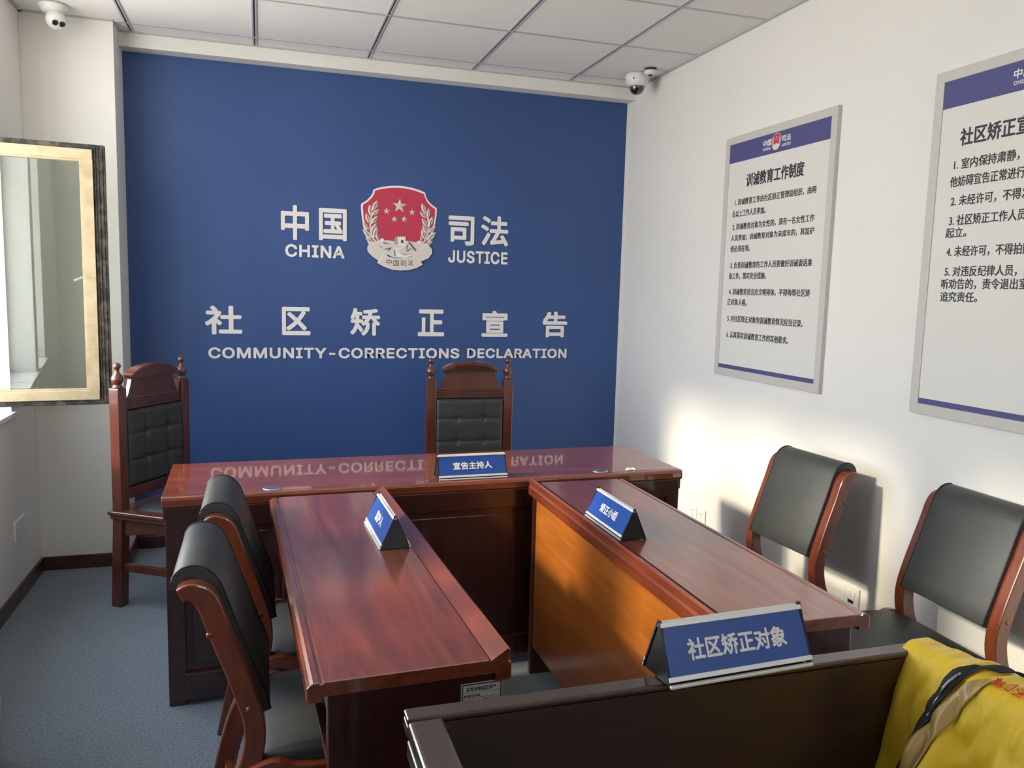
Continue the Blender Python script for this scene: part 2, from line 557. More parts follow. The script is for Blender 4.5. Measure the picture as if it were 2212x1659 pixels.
# the sash that stands open, square to the wall
sash = thing('window_sash', 'open casement window sash with worn gold frame, left of the blue wall', 'window', (-0.575, -0.672, 0), math.radians(5.0))
LW, Z0, Z1 = 0.580, 0.912, 2.106
f = MB()
fr, dk, dr_ = 0.046, 0.024, 0.050
def ring(mb, x0, x1, z0, z1, w, y0, y1, bev=.003):
    mb.box((x0, y0, z0), (x1, y1, z0 + w), bev).box((x0, y0, z1 - w), (x1, y1, z1), bev)
    mb.box((x0, y0 + .0004, z0 + w - .001), (x0 + w, y1 - .0004, z1 - w + .001), 0).box((x1 - w, y0 + .0004, z0 + w - .001), (x1, y1 - .0004, z1 - w + .001), 0)
ring(f, dk, LW - dr_, Z0 + dk, Z1 - dk, fr, -.026, .014)
ring(f, dk + fr - .001, LW - dr_ - fr + .001, Z0 + dk + fr - .001, Z1 - dk - fr + .001, .010, -.020, -.008, .002)
f.build('sash_frame', M['gold'], sash)
f = MB()
f.box((0, -.014, Z0), (LW, .030, Z0 + dk), .004).box((0, -.014, Z1 - dk), (LW, .030, Z1), .004)
f.box((0, -.0135, Z0 + dk), (dk, .0295, Z1 - dk)).box((LW - dr_, -.0135, Z0 + dk), (LW, .0295, Z1 - dk))
for k in (.008, .020, .036):
    f.box((LW - dr_ + k, -.018, Z0 + .01), (LW - dr_ + k + .004, -.012, Z1 - .01))
f.box((LW - .020, -.020, 1.51), (LW - .008, -.012, 1.56), .002)
f.build('gasket', M['rubber'], sash, 'dirt-stained black rubber gasket round the sash')
MB().box((dk + fr - .008, -.004, Z0 + dk + fr - .008), (LW - dr_ - fr + .008, .001, Z1 - dk - fr + .008)).build('glass', M['sash_glass'], sash)
h = MB().box((LW - .085, .014, 1.47), (LW - .060, .024, 1.56), .003)
h.tube([(LW - .072, .024, 1.515), (LW - .072, .052, 1.515), (LW - .10, .056, 1.510), (LW - .150, .056, 1.488)], [.008, .008, .008, .007], 10)
h.build('handle', M['plastic'], sash, 'white lever handle')

# ------------------------------------------------------------------ lettering and emblem on the blue wall
BM = wallmtx('back', 0.0)
def wall_letters(name, label, chars, bold=0.022):
    t = thing(name, label, 'lettering', (0, 0, 0))
    for nm, body, x0, x1, z0, z1 in chars:
        mb = MB()
        put_text(mb, body, x0, x1, z0, z1, BM, bold, 0.004, 3)
        mb.build(nm, M['white'], t)
    return t
wall_letters('wall_lettering', 'white Chinese and English words for China left of the emblem', [
    ('character', '中', .794, .948, 1.750, 1.945), ('character', '国', 1.003, 1.160, 1.755, 1.937),
    ('latin_word', 'CHINA', .817, 1.148, 1.654, 1.726)], 0.026)
wall_letters('wall_lettering', 'white Chinese and English words for justice right of the emblem', [
    ('character', '司', 1.762, 1.922, 1.760, 1.934), ('character', '法', 1.965, 2.138, 1.764, 1.944),
    ('latin_word', 'JUSTICE', 1.764, 2.138, 1.654, 1.730)], 0.026)
hd = [('社', .383, .580), ('区', .796, .955), ('矫', 1.182, 1.357), ('正', 1.584, 1.745), ('宣', 1.982, 2.150), ('告', 2.381, 2.546)]
wall_letters('wall_lettering', 'row of six widely spaced white Chinese characters across the blue wall',
             [('character', c, a, b, 1.208, 1.370) for c, a, b in hd], 0.030)
wall_letters('wall_lettering', 'long white English line reading community-corrections declaration, below the six characters', [
    ('latin_word', 'COMMUNITY-CORRECTIONS', .398, 1.843, 1.073, 1.136), ('latin_word', 'DECLARATION', 1.892, 2.548, 1.075, 1.136)], 0.026)

EMB = json.loads('''{"shield":[[-0.2227,0.1289],[-0.191,0.1499],[-0.1699,0.1721],[-0.1558,0.1957],[-0.1524,0.2134],[-0.1311,0.2235],[-0.0991,0.2332],[-0.0526,0.2413],[-0.0094,0.2451],[0.034,0.2436],[0.0815,0.2367],[0.1219,0.2267],[0.1534,0.2144],[0.1573,0.195],[0.1687,0.1725],[0.1894,0.1504],[0.2251,0.1272],[0.2239,0.0875],[0.2171,0.0439],[0.2067,-0.0072],[0.1925,-0.0585],[0.1782,-0.099],[-0.179,-0.0995],[-0.197,-0.0472],[-0.2115,0.0085],[-0.2188,0.0608],[-0.2233,0.1061]],"field":[[-0.212,0.1242],[-0.1839,0.1433],[-0.1592,0.1693],[-0.1469,0.191],[-0.1417,0.2088],[-0.099,0.2212],[-0.0525,0.2291],[-0.0093,0.2328],[0.0342,0.2313],[0.0816,0.2243],[0.1184,0.2148],[0.1461,0.2051],[0.15,0.1892],[0.1633,0.1632],[0.1859,0.1394],[0.214,0.1212],[0.2128,0.0833],[0.2043,0.0288],[0.1918,-0.0079],[0.1705,-0.0812],[-0.1576,-0.088],[-0.1865,-0.0256],[-0.2064,0.0439],[-0.2112,0.0928]],"hill":[[-0.1433,-0.0874],[-0.1148,-0.0719],[-0.086,-0.0742],[-0.0499,-0.0744],[-0.0244,-0.0787],[0.0485,-0.072],[0.0779,-0.0743],[0.0964,-0.0789],[0.1332,-0.0683],[0.152,-0.0856],[0.1413,-0.1186],[0.0973,-0.1529],[0.0313,-0.1752],[-0.0308,-0.1721],[-0.0781,-0.1524],[-0.1288,-0.1259]],"ribl":[[-0.1719,-0.0992],[-0.1505,-0.0877],[-0.1289,-0.1045],[-0.0674,-0.1449],[-0.096,-0.1781],[-0.1211,-0.1898],[-0.1572,-0.1661],[-0.1805,-0.1422],[-0.1824,-0.1209]],"ribr":[[0.1707,-0.0921],[0.1934,-0.1165],[0.1937,-0.1383],[0.1754,-0.1645],[0.1274,-0.188],[0.1047,-0.1526],[0.0898,-0.1423],[0.1338,-0.1153],[0.152,-0.0892]],"ribc":[[-0.0872,-0.151],[-0.0599,-0.1696],[-0.0235,-0.1773],[0.0167,-0.1776],[0.0606,-0.1687],[0.0973,-0.1511],[0.135,-0.2077],[0.0982,-0.229],[0.0504,-0.2414],[0.0064,-0.2447],[-0.0411,-0.2408],[-0.0848,-0.2261],[-0.1228,-0.2059]],"tower":[[-0.0079,-0.0995],[-0.0084,-0.0476],[-0.0022,-0.0473],[-0.0021,-0.0527],[0.0044,-0.0524],[0.0044,-0.047],[0.0109,-0.0467],[0.011,-0.0521],[0.0175,-0.0518],[0.0175,-0.0464],[0.024,-0.0462],[0.0241,-0.0515],[0.0307,-0.0512],[0.0306,-0.0459],[0.0372,-0.0466],[0.0378,-0.1048]],"towers":[[-0.0261,-0.0931],[-0.0264,-0.0581],[-0.0084,-0.0476],[-0.0079,-0.0995]],"door":[[0.0106,-0.0862],[0.0104,-0.0718],[0.0137,-0.067],[0.0191,-0.0661],[0.0247,-0.0694],[0.0267,-0.0866]],"t2":[[-0.1104,-0.0842],[-0.1105,-0.0653],[-0.0915,-0.0645],[-0.0913,-0.0844]],"t3":[[0.1094,-0.0874],[0.1091,-0.0686],[0.1276,-0.0686],[0.1279,-0.0884]],"road":[[-0.0295,-0.1219],[0.0342,-0.1085],[0.016,-0.1182],[-0.0131,-0.1266],[-0.0038,-0.1388],[0.0311,-0.1536],[0.0715,-0.1539],[0.0789,-0.1572],[0.0422,-0.1712],[-0.0273,-0.163]],"cr":[[[-0.1003,-0.0855],[-0.0786,-0.0889],[-0.0497,-0.0948],[-0.0822,-0.0933]],[[-0.1,-0.1265],[-0.0784,-0.1231],[-0.0531,-0.1139],[-0.0711,-0.1271]],[[0.0437,-0.1387],[0.0527,-0.124],[0.0856,-0.1064],[0.0637,-0.1217]],[[0.0522,-0.0761],[0.0614,-0.0757],[0.1043,-0.1273],[0.0951,-0.1295]],[[0.0418,-0.1352],[0.0444,-0.1045],[0.056,-0.0878],[0.0496,-0.1079]],[[-0.1252,-0.115],[-0.1001,-0.1105],[-0.1144,-0.1175]],[[-0.0674,-0.1359],[-0.0567,-0.1194],[-0.0423,-0.1116],[-0.053,-0.1264]],[[-0.0294,-0.1308],[-0.024,-0.1252],[-0.02,-0.1646],[-0.0255,-0.163]],[[-0.0038,-0.1406],[0.031,-0.1518],[0.0714,-0.1517],[0.0311,-0.1561]]],"leaves":[[-0.1289,0.1535,-0.157,0.0922],[-0.1714,0.1283,-0.1692,0.0634],[-0.1178,0.1031,-0.1621,0.0638],[-0.1924,0.0797,-0.1796,0.0206],[-0.1283,0.0655,-0.1636,0.0143],[-0.2133,0.0225,-0.1759,-0.018],[-0.1333,0.0229,-0.1633,-0.0316],[-0.2132,-0.0145,-0.1613,-0.0669],[-0.1296,0.0001,-0.1506,-0.0664],[-0.197,-0.0649,-0.1505,-0.0912],[-0.1347,-0.0338,-0.1219,-0.0793],[0.1321,0.1507,0.1588,0.0877],[0.1768,0.1246,0.1702,0.0667],[0.1217,0.1019,0.161,0.0663],[0.1998,0.0773,0.1765,0.0166],[0.1333,0.0648,0.171,0.0128],[0.2193,0.0205,0.1752,-0.0195],[0.1393,0.0256,0.1697,-0.027],[0.2199,-0.0138,0.1666,-0.0669],[0.1341,0.0002,0.1553,-0.0601],[0.2039,-0.0671,0.1557,-0.0891],[0.1364,-0.0321,0.1332,-0.0719]],"stars":[[0.0019,0.1291,0.0429],[-0.0737,0.0949,0.0211],[-0.0275,0.0502,0.0211],[0.0306,0.0532,0.0211],[0.0769,0.0959,0.0211]],"stems":[[[-0.129,-0.0903],[-0.1578,-0.0596],[-0.167,-0.0176],[-0.169,0.0282],[-0.1587,0.0815]],[[0.1372,-0.0898],[0.1627,-0.0526],[0.1732,-0.0088],[0.1763,0.0347],[0.1643,0.0916]]],"txt":[-0.0757,-0.2258,0.0829,-0.1842]}''')

def emblem(name, label, mtx, k, full=True, parent=None):
    """shield emblem; mtx maps local (x right, y up, z out); k scales it"""
    root = thing(name, label, 'emblem') if parent is None else parent
    K = Matrix.Diagonal((k, k, 1 if full else .25, 1))
    T = mtx @ K
    def lay(nm, m_, polys, z0, z1):
        mb = MB()
        for p in polys:
            mb.prism(p, z0, z1, 'z', 0, T)
        return mb.build(nm, m_, root)
    def grow(p, s_):
        cx_ = sum(q[0] for q in p) / len(p)
        cy_ = sum(q[1] for q in p) / len(p)
        return [(cx_ + (q[0] - cx_) * s_, cy_ + (q[1] - cy_) * s_) for q in p]
    lay('shield', M['pearlw'], [EMB['shield']], .0, .004)
    lay('shield_field', M['red'], [EMB['field']], .004, .0055)
    mb = MB()
    for cx_, cy_, R in EMB['stars']:
        vs = [(cx_, cy_, .010)]
        for q in range(10):
            a = PI / 2 + q * PI / 5 - .04
            r_ = R if q % 2 == 0 else R * .40
            vs.append((cx_ + r_ * math.cos(a), cy_ + r_ * math.sin(a), .0055))
        mb.add(vs, [(0, 1 + q, 1 + (q + 1) % 10) for q in range(10)], False, T)
    mb.build('star', M['pearl'], root) if not full else None
    if full:
        for cx_, cy_, R in EMB['stars']:
            vs = [(cx_, cy_, .012)]
            for q in range(10):
                a = PI / 2 + q * PI / 5 - .04
                r_ = R if q % 2 == 0 else R * .40
                vs.append((cx_ + r_ * math.cos(a), cy_ + r_ * math.sin(a), .0055))
            MB().add(vs, [(0, 1 + q, 1 + (q + 1) % 10) for q in range(10)], False, T).build('star', M['pearl'], root)
    lv = MB()
    vein = []
    for tx, ty, bx, by in EMB['leaves']:
        t_, b_ = Vector((tx, ty)), Vector((bx, by))
        dd = t_ - b_
        n_ = Vector((-dd.y, dd.x)).normalized()
        wd = dd.length * .20
        prof = [(0, 0), (.2, .62), (.45, 1), (.7, .8), (.88, .38), (1, 0)]
        L = [b_ + dd * a + n_ * wd * q for a, q in prof]
        R_ = [b_ + dd * a - n_ * wd * q for a, q in prof[1:-1]][::-1]
        ring = [tuple(q) for q in L + R_]
        nn = len(ring)
        mid = [tuple(b_ + dd * .15) + (.0115,), tuple(b_ + dd * .55) + (.013,), tuple(b_ + dd * .9) + (.0105,)]
        vs = [(q[0], q[1], .0075) for q in ring] + mid
        fs = []
        for q in range(nn):
            a_, b2 = q, (q + 1) % nn
            fr_ = prof[min(q, nn - q)][0] if min(q, nn - q) < len(prof) else .5
            c_ = nn + (0 if fr_ < .3 else (1 if fr_ < .75 else 2))
            fs.append((a_, b2, c_))
        fs += [(nn, nn + 1, 2), (nn + 1, nn + 2, 4)]
        lv.add(vs, fs, False, T)
        lv.prism([tuple(q) for q in L + R_], .004, .0076, 'z', 0, T)
        vein.append([tuple(b_ + dd * .22 + n_ * wd * .12), tuple(b_ + dd * .5 + n_ * wd * .30), tuple(b_ + dd * .80 + n_ * wd * .08), tuple(b_ + dd * .5 + n_ * wd * .12)])
    for s_ in EMB['stems']:
        lv.prism(offset_path(smooth_path(s_, 4), .010), .004, .0085, 'z', 0, T)
    lv.build('laurel', M['pearl'], root)
    if full:
        lay('engraving', M['inkbrown'], vein, .0118, .0134)
    lay('hill', M['pearl'], [EMB['hill']], .004, .0095)
    lay('great_wall', M['pearlw'], [EMB['tower'], EMB['t2'], EMB['t3'], EMB['road']], .0095, .0115)
    lay('tower_side', M['pearld'], [EMB['towers']], .0095, .0112)
    if full:
        lay('engraving', M['inkbrown'], EMB['cr'] + [EMB['door']], .0113, .0121)
    for rk in ('ribl', 'ribr'):
        lay('ribbon_border', M['pearlw'], [grow(EMB[rk], 1.09)], .0095, .0118)
        lay('ribbon', M['pearl'], [EMB[rk]], .0118, .0125)
    lay('banner_border', M['pearlw'], [grow(EMB['ribc'], 1.05)], .0118, .0145)
    lay('banner', M['pearl'], [EMB['ribc']], .0145, .0155)
    if full:
        mb = MB()
        x0, y0, x1, y1 = EMB['txt']
        w_ = .0325
        for q, (c_, dy) in enumerate(zip('中国司法', (.0045, -.001, -.001, .0045))):
            xx = x0 + (x1 - x0 - w_) * q / 3
            put_text(mb, c_, xx, xx + w_, -.221 + dy, -.187 + dy, T @ Matrix.Translation((0, 0, .0155)), .006, .0006)
        mb.build('banner_lettering', M['inkbrown'], root)
    return root
emblem('emblem', 'red shield emblem with five stars, laurel and ribbon on the blue wall', BM @ Matrix.Translation((1.464, 1.844, 0)), 1.0)

# ------------------------------------------------------------------ posters on the right wall
RM = wallmtx('right', W)
def poster(label, ya, yb, title, lines, logo, z0=1.102, z1=2.272):
    """ya nearer the back wall; local x = -y"""
    t = thing('wall_poster', label, 'poster', (0, 0, 0))
    x0, x1 = -ya, -yb
    fw_ = .036
    f = MB()
    for a, b, bv in (((x0, z0 + fw_, 0), (x0 + fw_, z1 - fw_, .0178), 0), ((x1 - fw_, z0 + fw_, 0), (x1, z1 - fw_, .0178), 0), ((x0, z0, 0), (x1, z0 + fw_, .018), .001), ((x0, z1 - fw_, 0), (x1, z1, .018), .001)):
        f.box(a, b, bv, RM)
    f.build('frame', M['frame'], t)
    MB().box((x0 + .01, z0 + .01, .002), (x1 - .01, z1 - .01, .0145), 0, RM).build('board', M['poster'], t)
    MB().box((x0 + fw_ + .0005, 2.146, .0145), (x1 - fw_ - .0005, z1 - fw_ - .0005, .0152), 0, RM).build('colour_band', M['violet'], t, 'broad violet-blue printed band at the top')
    MB().box((x0 + fw_ + .0005, 1.1385, .0145), (x1 - fw_ - .0005, 1.158, .0152), 0, RM).build('colour_band', M['violet'], t, 'thin violet-blue printed band near the bottom')
    TM = RM @ Matrix.Translation((0, 0, .0150))
    ink = MB()
    put_text(ink, title[0], title[1], title[2], title[3], title[4], TM, .022, .0008)
    ink.build('heading', M['ink'], t)
    for s_, a, b_, z_, hh in lines:
        ink = MB()
        put_text(ink, s_, a, b_, z_, z_ + hh, TM, .012, .0008)
        ink.build('text_line', M['ink'], t)
    lg = MB()
    for s_, a, b_, c_, d_, bo in logo[0]:
        put_text(lg, s_, a, b_, c_, d_, TM, bo, .0012)
    lg.build('logo_lettering', M['white'], t)
    if logo[1]:
        emblem('emblem', '', TM @ Matrix.Translation((logo[1][0], logo[1][1], 0)), logo[1][2], False, t)
    return t

def ly(v):
    return -v
L1 = [("1. 训诫教育工作由社区矫正管理局组织，由两", 1.288, 1.896, 1.936, .033),
      ("名以上工作人员参加。", 1.272, 1.545, 1.881, .033),
      ("2. 训诫教育对象为女性的，须有一名女性工作", 1.280, 1.896, 1.818, .033),
      ("人员参加；训诫教育对象为未成年的，其监护", 1.272, 1.900, 1.764, .033),
      ("者必须在场。", 1.272, 1.440, 1.712, .033),
      ("3. 负责训诫教育的工作人员要做好训诫谈话准", 1.280, 1.900, 1.632, .033),
      ("备工作，落实安全措施。", 1.272, 1.580, 1.580, .033),
      ("4. 训诫教育语言应文明得体，不得侮辱社区矫", 1.280, 1.900, 1.503, .033),
      ("正对象人格。", 1.272, 1.440, 1.453, .033),
      ("5. 对社区矫正对象的训诫教育情况应当记录。", 1.280, 1.866, 1.372, .033),
      ("6. 认真落实训诫教育工作的其他要求。", 1.280, 1.772, 1.292, .033)]
poster('white rule poster with a complete text of six points, nearer the blue wall', -1.186, -2.001,
       ("训诫教育工作制度", 1.376, 1.806, 2.018, 2.082), L1,
       ([("中国", 1.496, 1.560, 2.184, 2.214, .02), ("CHINA", 1.498, 1.556, 2.166, 2.178, .02), ("司法", 1.638, 1.700, 2.186, 2.214, .02), ("JUSTICE", 1.636, 1.702, 2.166, 2.178, .02)], (1.597, 2.194, .150)))
L2 = [("1. 室内保持肃静，不", 2.598, 2.90, 1.936, .036),
      ("他妨碍宣告正常进行", 2.588, 2.868, 1.880, .036),
      ("2. 未经许可，不得发", 2.598, 2.895, 1.816, .036),
      ("3. 社区矫正工作人员", 2.598, 2.885, 1.752, .036),
      ("起立。", 2.588, 2.672, 1.712, .034),
      ("4. 未经许可，不得拍照", 2.598, 2.915, 1.648, .036),
      ("5. 对违反纪律人员，由", 2.598, 2.925, 1.582, .036),
      ("听劝告的，责令退出室", 2.588, 2.915, 1.540, .036),
      ("追究责任。", 2.588, 2.738, 1.498, .034)]
poster('larger-looking rule poster cut off by the right edge of the photo', -2.495, -3.31,
       ("社区矫正宣", 2.614, 2.872, 2.012, 2.070), L2,
       ([("中国", 2.797, 2.861, 2.184, 2.214, .02), ("CHINA", 2.799, 2.857, 2.166, 2.178, .02)], None))

# ------------------------------------------------------------------ wall plates
def socket(label, y, z, wd, ht, kind, group):
    t = thing('wall_socket', label, 'socket', (0, 0, 0), 0, group)
    MB().box((-y, z, 0), (-y + wd, z + ht, .008), .003, RM).build('cover_plate', M['plastic'], t)
    s_ = MB()
    cx_, cz_ = -y + wd / 2, z + ht / 2
    if kind == 'power':
        for dx in (-.010, .010):
            s_.box((cx_ + dx - .002, cz_ + .010, .0078), (cx_ + dx + .002, cz_ + .016, .0086), 0, RM)
        for dx, dz in ((0, -.004), (-.009, -.020), (.009, -.020)):
            s_.box((cx_ + dx - .0012, cz_ + dz - .004, .0078), (cx_ + dx + .0012, cz_ + dz + .004, .0086), 0, RM)
        s_.build('socket_slot', M['slot'], t)
    elif kind == 'data':
        q = MB().box((cx_ - .022, cz_ - .006, .0078), (cx_ - .002, cz_ + .022, .0105), .001, RM).box((cx_ + .002, cz_ - .006, .0078), (cx_ + .022, cz_ + .022, .0105), .001, RM)
        q.build('port_shutter', M['plastic'], t)
        s_.box((cx_ - .016, cz_ - .028, .0078), (cx_ + .016, cz_ - .014, .0088), 0, RM)
        s_.build('port_slot', M['slot'], t)
    return t
socket('white power socket plate farther from the camera of the pair above the side desk', -.992, .283, .083, .083, 'power', 'wall sockets')
socket('white power socket plate nearer the camera of the adjoining pair', -1.079, .283, .083, .083, 'power', 'wall sockets')
socket('white twin data port plate low on the wall between the two meeting chairs', -2.226, .283, .085, .080, 'data', 'wall sockets')
socket('white plate half hidden behind the far upright of the right chair', -2.575, .270, .085, .083, 'blank', 'wall sockets')
socket('white plate low on the wall above the yellow vest', -2.690, .270, .085, .083, 'blank', 'wall sockets')
t = thing('wall_plate', 'plain white double cover plate low on the window wall', 'cover plate', (XL, -.635, .29))
MB().box((0, -.085, 0), (.010, .085, .092), .003).build('cover_plate', M['wall'], t)

t = thing('low_cabinet', 'pale beige low cabinet under the window, a sliver at the bottom left corner', 'cabinet', (-.262, -2.40, 0))
MB().box((-.132, -.32, .04), (.142, .32, .72), .003).build('body', M['beige'], t)
MB().box((-.130, -.31, 0), (.120, .31, .042)).build('plinth', M['slot'], t)
MB().box((-.132, -.33, .72), (.160, .33, .742), .003).build('top', M['beige'], t)
for s_ in (-1, 1):
    q = MB().box((.1425, s_ * .003, .05), (.160, s_ * .318, .71), .002).build('door', M['beige'], t)
    MB().tube([(.160, s_ * .03, .34), (.180, s_ * .03, .345), (.180, s_ * .03, .435), (.160, s_ * .03, .44)], .004).build('handle', M['chrome'], q)

# ------------------------------------------------------------------ ceiling devices
t = thing('security_camera', 'white turret camera with two lenses, on the ceiling at far left', 'camera', (-.228, -.420, H))
MB().lathe([(0, 0), (.060, 0), (.062, -.010), (.056, -.022), (.046, -.034), (0, -.036)], 32).build('base', M['plastic'], t)
bl = Matrix.Translation((.012, -.010, -.068)) @ Matrix.Rotation(math.radians(35), 4, 'Z') @ Matrix.Rotation(math.radians(128), 4, 'X')
prof = [(0, .044)] + [(.044 * math.sin(a * PI / 12), .044 * math.cos(a * PI / 12)) for a in range(1, 12)] + [(0, -.044)]
prof = [(r_, min(z_, .034)) for r_, z_ in prof]
MB().lathe(prof, 28, bl).build('camera_ball', M['plastic'], t)
for sx in (-1, 1):
    MB().lathe([(0, .037), (.0125, .037), (.0135, .0345), (.0135, .033)], 20, bl @ Matrix.Translation((sx * .0155, .0, 0))).build('lens', M['dark'], t)
t = thing('dome_camera', 'white dome camera with a dark clear dome in the right ceiling corner', 'camera', (2.775, -.398, H))
MB().lathe([(0, 0), (.066, 0), (.070, -.012), (.069, -.030), (.060, -.058), (.050, -.070), (0, -.071)], 36).build('housing', M['plastic'], t)
MB().lathe([(.044, -.069)] + [(.044 * math.cos(a * PI / 16), -.071 - .044 * math.sin(a * PI / 16)) for a in range(0, 8)] + [(0, -.115)], 32).build('dome', M['dome'], t, 'clear smoked plastic dome')
MB().lathe([(.036, -.069), (.036, -.080), (.030, -.096), (.016, -.106), (0, -.108)], 24).build('lens', M['dark'], t)
MB().box((-.052, -.055, -.044), (-.048, -.051, -.030), .001).build('vent_slot', M['slot'], t)
t = thing('smoke_detector', 'small round white alarm with a dark ring beside the dome camera', 'alarm', (2.792, -.530, H))
MB().lathe([(0, 0), (.034, 0), (.034, -.010), (0, -.010)], 28).build('ring', M['slot'], t)
MB().lathe([(0, -.010), (.036, -.010), (.036, -.022), (.026, -.032), (0, -.033)], 28).build('body', M['plastic'], t)
MB().lathe([(0, -.033), (.013, -.033), (.012, -.036), (0, -.036)], 20).build('sensor', M['slot'], t)

# ------------------------------------------------------------------ desks
def slab_prism(mb, x0, x1, prof, mtx=None, bev=.002):
    mb.prism(prof, x0, x1, 'x', bev, mtx)

def side_desk(label, loc, rotz, L=1.385, D=.402):
    """long side along local x, people sit on the -y side, raised lip on the +y side"""
    t = thing('side_desk', label, 'desk', loc, rotz, 'side desks')
    h, y0, y1 = .76, -D / 2, D / 2
    top = [(y0, h - .010), (y0 + .006, h - .004), (y0 + .012, h), (y0 + .022, h), (y0 + .024, h - .0035), (y0 + .030, h - .0035), (y0 + .032, h),
           (y1 - .045, h), (y1 - .044, h - .006), (y1 - .041, h - .002), (y1 - .006, h + .020), (y1, h + .016), (y1, h - .004), (y1 - .004, h - .008), (y1 + .003, h - .012), (y1 + .003, h - .042), (y1 - .002, h - .048),
           (y1 - .030, h - .048), (y1 - .030, h - .030), (y0 + .030, h - .030), (y0 + .030, h - .040), (y0 + .004, h - .040), (y0, h - .036)]
    mb = MB()
    slab_prism(mb, -L / 2, L / 2, top)
    mb.build('tabletop', M['sidetop'], t)
    for s_ in (-1, 1):
        xa = s_ * (L / 2 - .012)
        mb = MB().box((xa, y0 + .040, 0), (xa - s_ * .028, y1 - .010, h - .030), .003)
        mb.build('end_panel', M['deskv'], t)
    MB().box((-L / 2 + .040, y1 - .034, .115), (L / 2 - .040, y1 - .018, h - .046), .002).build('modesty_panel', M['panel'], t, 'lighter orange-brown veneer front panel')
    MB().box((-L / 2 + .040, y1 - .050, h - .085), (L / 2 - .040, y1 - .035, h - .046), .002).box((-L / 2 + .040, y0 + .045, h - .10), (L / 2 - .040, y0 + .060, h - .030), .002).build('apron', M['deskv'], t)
    MB().box((-L / 2 + .04, y0 + .06, .46), (L / 2 - .04, y1 - .034, .478), .002).build('shelf', M['deskv'], t)
    return t
dl = side_desk('left side desk with visible wood grain and a paper asset label at its near end', (.9265, -2.633, 0), math.radians(-87.93))
dr = side_desk('right side desk with its orange sunlit front panel, facing the middle of the room', (1.856, -2.615, 0), math.radians(89.35))

# asset label on the near end of the left desk
lab = MB().box((-.096, .600, 0), (-.006, .695, .0008))
lt = Matrix(((0, 0, 1, 1.385 / 2 - .012 + .0003), (1, 0, 0, .402 / 2 - .004), (0, 1, 0, .034), (0, 0, 0, 1)))
a = MB().box((-.096, .610, 0), (-.008, .676, .0006), 0, lt)
a.build('asset_label', M['paper'], dl, 'pale paper asset label with a black border')
a = MB()
for p, q in (((-.094, .612), (-.0915, .674)), ((-.0125, .612), (-.010, .674)), ((-.094, .6715), (-.010, .674)), ((-.094, .612), (-.010, .6145))):
    a.box((p[0], p[1], .0004), (q[0], q[1], .0010), 0, lt)
for z_ in (.655, .644, .633, .622):
    a.box((-.090, z_, .0004), (-.014, z_ + .0005, .0009), 0, lt)
for x_ in (-.072, -.050, -.034):
    a.box((x_, .618, .0004), (x_ + .0005, .645 if x_ > -.06 else .655, .0009), 0, lt)
LT = lt @ Matrix.Translation((0, 0, .0005))
put_text(a, "区司法局固定资产", -.084, -.022, .6585, .6675, LT, .02, .0005)
put_text(a, "资产名称", -.0895, -.0735, .6465, .6515, LT, .02, .0005)
put_text(a, "办公桌", -.0700, -.0560, .6465, .6515, LT, .02, .0005)
put_text(a, "资产编号", -.0895, -.0735, .6355, .6405, LT, .02, .0005)
put_text(a, "规格型号", -.0490, -.0350, .6355, .6405, LT, .02, .0005)
put_text(a, "使用部门", -.0895, -.0735, .6245, .6295, LT, .02, .0005)
put_text(a, "购置日期", -.0490, -.0350, .6245, .6295, LT, .02, .0005)
a.build('asset_label_print', M['ink'], dl)

def host_desk():
    """local x left to right, front (public side) at -y"""
    t = thing('host_desk', 'long glossy presiding desk across the back, in front of the blue wall', 'desk', (1.356, -1.577, 0), math.radians(1.45))
    L, D, h = 2.035, .555, .76
    x0, x1, y0, y1 = -L / 2, L / 2, -D / 2, D / 2
    prof = [(y0, h - .012), (y0 + .004, h - .003), (y0 + .010, h), (y0 + .020, h), (y0 + .022, h - .003), (y0 + .026, h - .003), (y0 + .028, h), (y1 - .01, h), (y1, h - .008), (y1, h - .036), (y1 - .006, h - .040),
            (y0 + .006, h - .040), (y0, h - .034)]
    mb = MB()
    slab_prism(mb, x0, x1, prof)
    mb.build('tabletop', M['desk'], t)
    b0, b1 = y0 + .006, y1 - .04
    for s_ in (-1, 1):
        xa = s_ * (L / 2 - .010)
        mb = MB().box((xa, b0, 0), (xa - s_ * .03, b1, h - .040), .003)
        mb.box((xa + s_ * .006, b0 + .0, h - .082), (xa - s_ * .01, b1, h - .038), .003)
        mb.build('end_panel', M['deskv'], t)
    fr_ = MB()
    xa, xb = x0 + .012, x1 - .012
    fr_.box((xa, b0 - .002, 0), (xa + .058, b0 + .022, h - .040), .003).box((xb - .058, b0 - .002, 0), (xb, b0 + .022, h - .040), .003)
    fr_.box((xa + .05, b0 - .002, h - .115), (xb - .05, b0 + .020, h - .040), .003)
    fr_.box((xa + .05, b0 - .010, 0.02), (xb - .05, b0 + .022, .118), .004)
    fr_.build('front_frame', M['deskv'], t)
    p = MB().box((xa + .05, b0 + .010, .110), (xb - .05, b0 + .020, h - .10))
    for a_, b_ in ((xa + .058, -.36), (-.30, .30), (.36, xb - .058)):
        p.box((a_ + .02, b0 + .006, .15), (b_ - .02, b0 + .014, h - .14), .004)
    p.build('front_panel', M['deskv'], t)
    for gx, gy in ((-.650, y0 + .062), (.66, y0 + .062)):
        g_ = MB().lathe([(0, h + .0015), (.026, h + .0015), (.031, h + .0025), (.034, h + .001), (.034, h - .002)], 28, Matrix.Translation((gx, gy, 0)))
        g_.build('cable_grommet', M['chrome'], t, 'dull metal cable grommet')
    MB().box((x1 - .046, y0 - .0008, h - .030), (x1 - .008, y0 + .002, h - .014), .0005).build('maker_plate', M['gold'], t, 'tiny worn metal plate at the corner')
    return t
host_desk()
sc = MB()
rs = random.Random(3)
